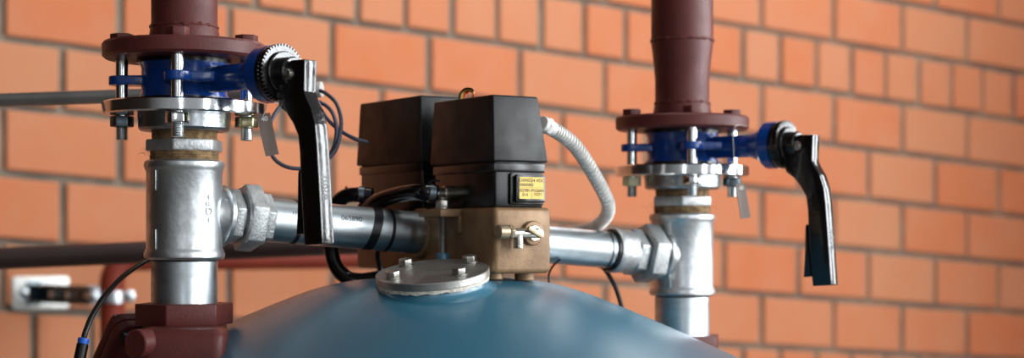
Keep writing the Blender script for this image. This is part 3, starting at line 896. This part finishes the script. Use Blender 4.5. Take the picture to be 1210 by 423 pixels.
# red elbow pipe held by the bracket
pz = lambda y, D: (HZ - y) / F * D
ED = 3.42
ex = (132.5 - CX) / F * ED
rp = .0255
zc = pz(306, ED)
t = thing('water_pipe', 'red-brown pipe bending from the wall bracket to run right behind the tank', 'pipe', (ex, ED, zc), 'background pipes')
bend = []
for k in range(9):
    th = PI / 2 * k / 8; R_ = .05
    bend.append(Vector((ex, ED, zc)) + WU * (R_ - R_ * math.cos(th)) + Vector((0, 0, -R_ + R_ * math.sin(th))))
line = [Vector((ex, ED, FLOOR))] + bend 
ce = Vector((ex, ED, zc)) + WU * .95; line.append(ce)
for k in range(1, 9):
    th = PI / 2 * k / 8; line.append(ce + WU * (.05 * math.sin(th)) - WN * (.05 * (1 - math.cos(th))))
wd = (line[-1] - W0).dot(WN); line.append(line[-1] - WN * (wd - .001))
mb = MB(); mb.tube(line, rp, seg=28, smooth=False)
obj('pipe', mb, M['red_pipe'], t)
# wall bracket
uB = 0.073
wb = lambda px, py: None
def u_of(px):
    q = (px - CX) / F
    return (1.119 + 3.608 * q) / (.8744 - .4852 * q)
u0, u1 = u_of(14), u_of(81)
Dm = 3.65
zt_, zb_ = pz(326.5, Dm), pz(365.5, Dm)
WF = frame(wall_point(u0, 0), WN, WU)     # x along wall, y up, z out of wall
t = thing('pipe_bracket', 'zinc pipe bracket bolted to the brick wall at left', 'bracket', wall_point((u0 + u1) / 2, (zt_ + zb_) / 2), None)
mb = MB(); mb.prism(rr_poly(0, u1 - u0, zb_, zt_, .008), -.001, .006, WF, .001)
obj('wall_plate', mb, M['plate_white'], t)
zm = (zt_ + zb_) / 2
mb = MB(); q = WF @ Matrix.Translation((.028, zm, 0)); mb.hexa(.013, .006, .018, q, .2, .001); mb.cyl(.018, .006, .008, q, 28)
obj('anchor_bolt', mb, M['zinc'], t)
pl = Vector((ex, ED, 0)) - wall_point(u0, 0)
pxl = pl.dot(WU); pzl = pl.dot(WN)
h = .020
fa = wall_point(u_of(40), zm, .004); fe = Vector((ex, ED, zm)) + (fa - Vector((ex, ED, zm))).normalized() * (rp + .05)
ad = (fe - fa).normalized(); aL = (fe - fa).length
AR = frame(fa, ad, (0, 0, 1))            # x up, z along the arm
mb = MB()
mb.box(-h, -h + .004, -.016, .016, 0, aL, AR, .0006); mb.box(h - .004, h, -.016, .016, 0, aL, AR, .0006)
sd = 1 if (AR.col[1].to_3d()).y > 0 else -1
mb.box(-h, h, sd * .012, sd * .016, 0, aL, AR, .0006) if sd > 0 else mb.box(-h, h, -.016, -.012, 0, aL, AR, .0006)
mb.box(-h - .006, h + .006, -.02, .02, 0, .006, AR, .001)
arm = obj('channel', mb, M['zinc_dark'], t)
for kk in (.38, .66):  # pale discs standing in for the bright slots through the channel
    mb = MB(); mb.cyl(.0085, -.004, .012, frame(fa + ad * aL * kk, AR.col[1].to_3d() * -sd), 20, .001)
    obj('pale_slot_disc', mb, M['plate_white'], t)
mb = MB(); mb.cyl(.0095, aL - .02, aL + .06, AR, 24); mb.hexa(.017, aL + .004, aL + .018, AR)
obj('threaded_rod', mb, M['zinc_dull'], t)
mb = MB()
pcx = Vector((ex, ED, zm))
mb.lathe([(rp + .0005, -.012), (rp + .004, -.012), (rp + .004, .012), (rp + .0005, .012)], frame(pcx, (0, 0, 1)), 40)
for s in (-1, 1):
    mb.box(s * .026 if s > 0 else -.046, .046 if s > 0 else -.026, -.006, .006, -.012, .012, frame(pcx, (0, 0, 1), WU), .001)
    mb.hexa(.008, .006, .015, frame(pcx + WU * (s * .037), WN), .1)
obj('clamp', mb, M['zinc_dull'], t)

# ------------------------------------------------------------------ light
def area(name, loc, target, sx, sy, power, col=(1, 1, 1), spread=180):
    d = bpy.data.lights.new(name, 'AREA'); d.shape = 'RECTANGLE'; d.size = sx; d.size_y = sy; d.energy = power; d.color = col
    d.spread = math.radians(spread)
    o = bpy.data.objects.new(name, d); C.objects.link(o); o.location = loc
    o.rotation_euler = (Vector(target) - Vector(loc)).to_track_quat('-Z', 'Y').to_euler()
    return o
ctr = Vector((0, 1.9, 0.05))
def az(deg, dist, zz):      # azimuth from the viewer's side toward the right
    a = math.radians(deg); return (ctr.x + dist * math.sin(a), ctr.y - dist * math.cos(a), zz)
DAY = (0.93, 0.97, 1.0)
for deg, wd, pw in ((36, .30, 26), (52, .22, 22), (66, .55, 95), (90, 1.0, 150), (112, .45, 60)):
    area('window_light', az(deg, 4.0, .7), ctr, wd, 2.6, pw, DAY)
area('window_light', az(1, 3.6, .7), ctr, .14, 2.0, 6, DAY)
sk = wall_point(2.35, 1.9, .65)
area('skylight', sk, (sk.x, sk.y, -1), 1.0, 1.5, 22, (.97, .99, 1))
bpy.data.objects['skylight'].rotation_euler = (0, 0, math.atan2(WU.y, WU.x) + PI / 2)
area('wall_fill_light', (0.25, 2.2, 2.7), (0.0, 4.1, .1), 1.3, 0.9, 27, (1, .98, .95), 105)  # added lamp, brightens the middle of the back wall

w = bpy.data.worlds.new('world'); bpy.context.scene.world = w; w.use_nodes = True
nt = w.node_tree; N = nt.nodes; L = nt.links
bg = N['Background']
tc = N.new('ShaderNodeTexCoord'); dp = N.new('ShaderNodeVectorMath'); dp.operation = 'DOT_PRODUCT'
L.new(tc.outputs['Generated'], dp.inputs[0]); dp.inputs[1].default_value = Vector((.72, -.58, .38)).normalized()
mr = N.new('ShaderNodeMapRange'); mr.inputs['From Min'].default_value = -1; mr.inputs['From Max'].default_value = 1
L.new(dp.outputs['Value'], mr.inputs['Value'])
cr = N.new('ShaderNodeValToRGB')
e = cr.color_ramp.elements
e[0].position = 0.25; e[0].color = (.030, .020, .015, 1)
e[1].position = 1.0; e[1].color = (.78, .80, .84, 1)
a = e.new(0.5); a.color = (.048, .038, .032, 1)
a = e.new(0.72); a.color = (.52, .525, .53, 1)
L.new(mr.outputs[0], cr.inputs[0]); L.new(cr.outputs[0], bg.inputs[0]); bg.inputs[1].default_value = 0.5

# ------------------------------------------------------------------ camera
cd = bpy.data.cameras.new('camera'); co = bpy.data.objects.new('camera', cd); C.objects.link(co)
co.location = (0, 0, 0); co.rotation_euler = (PI / 2, 0, 0)
cd.sensor_fit = 'HORIZONTAL'; cd.sensor_width = 36; cd.lens = 36 * F / 1210
cd.shift_y = (HZ - 211.5) / 1210
cd.clip_start = .05
cd.dof.use_dof = True; cd.dof.focus_distance = 1.66; cd.dof.aperture_fstop = 4.3
sc = bpy.context.scene
sc.camera = co
sc.view_settings.view_transform = 'Standard'; sc.view_settings.look = 'None'; sc.view_settings.gamma = 1
sc.view_settings.use_curve_mapping = False; sc.view_settings.exposure = 0.09
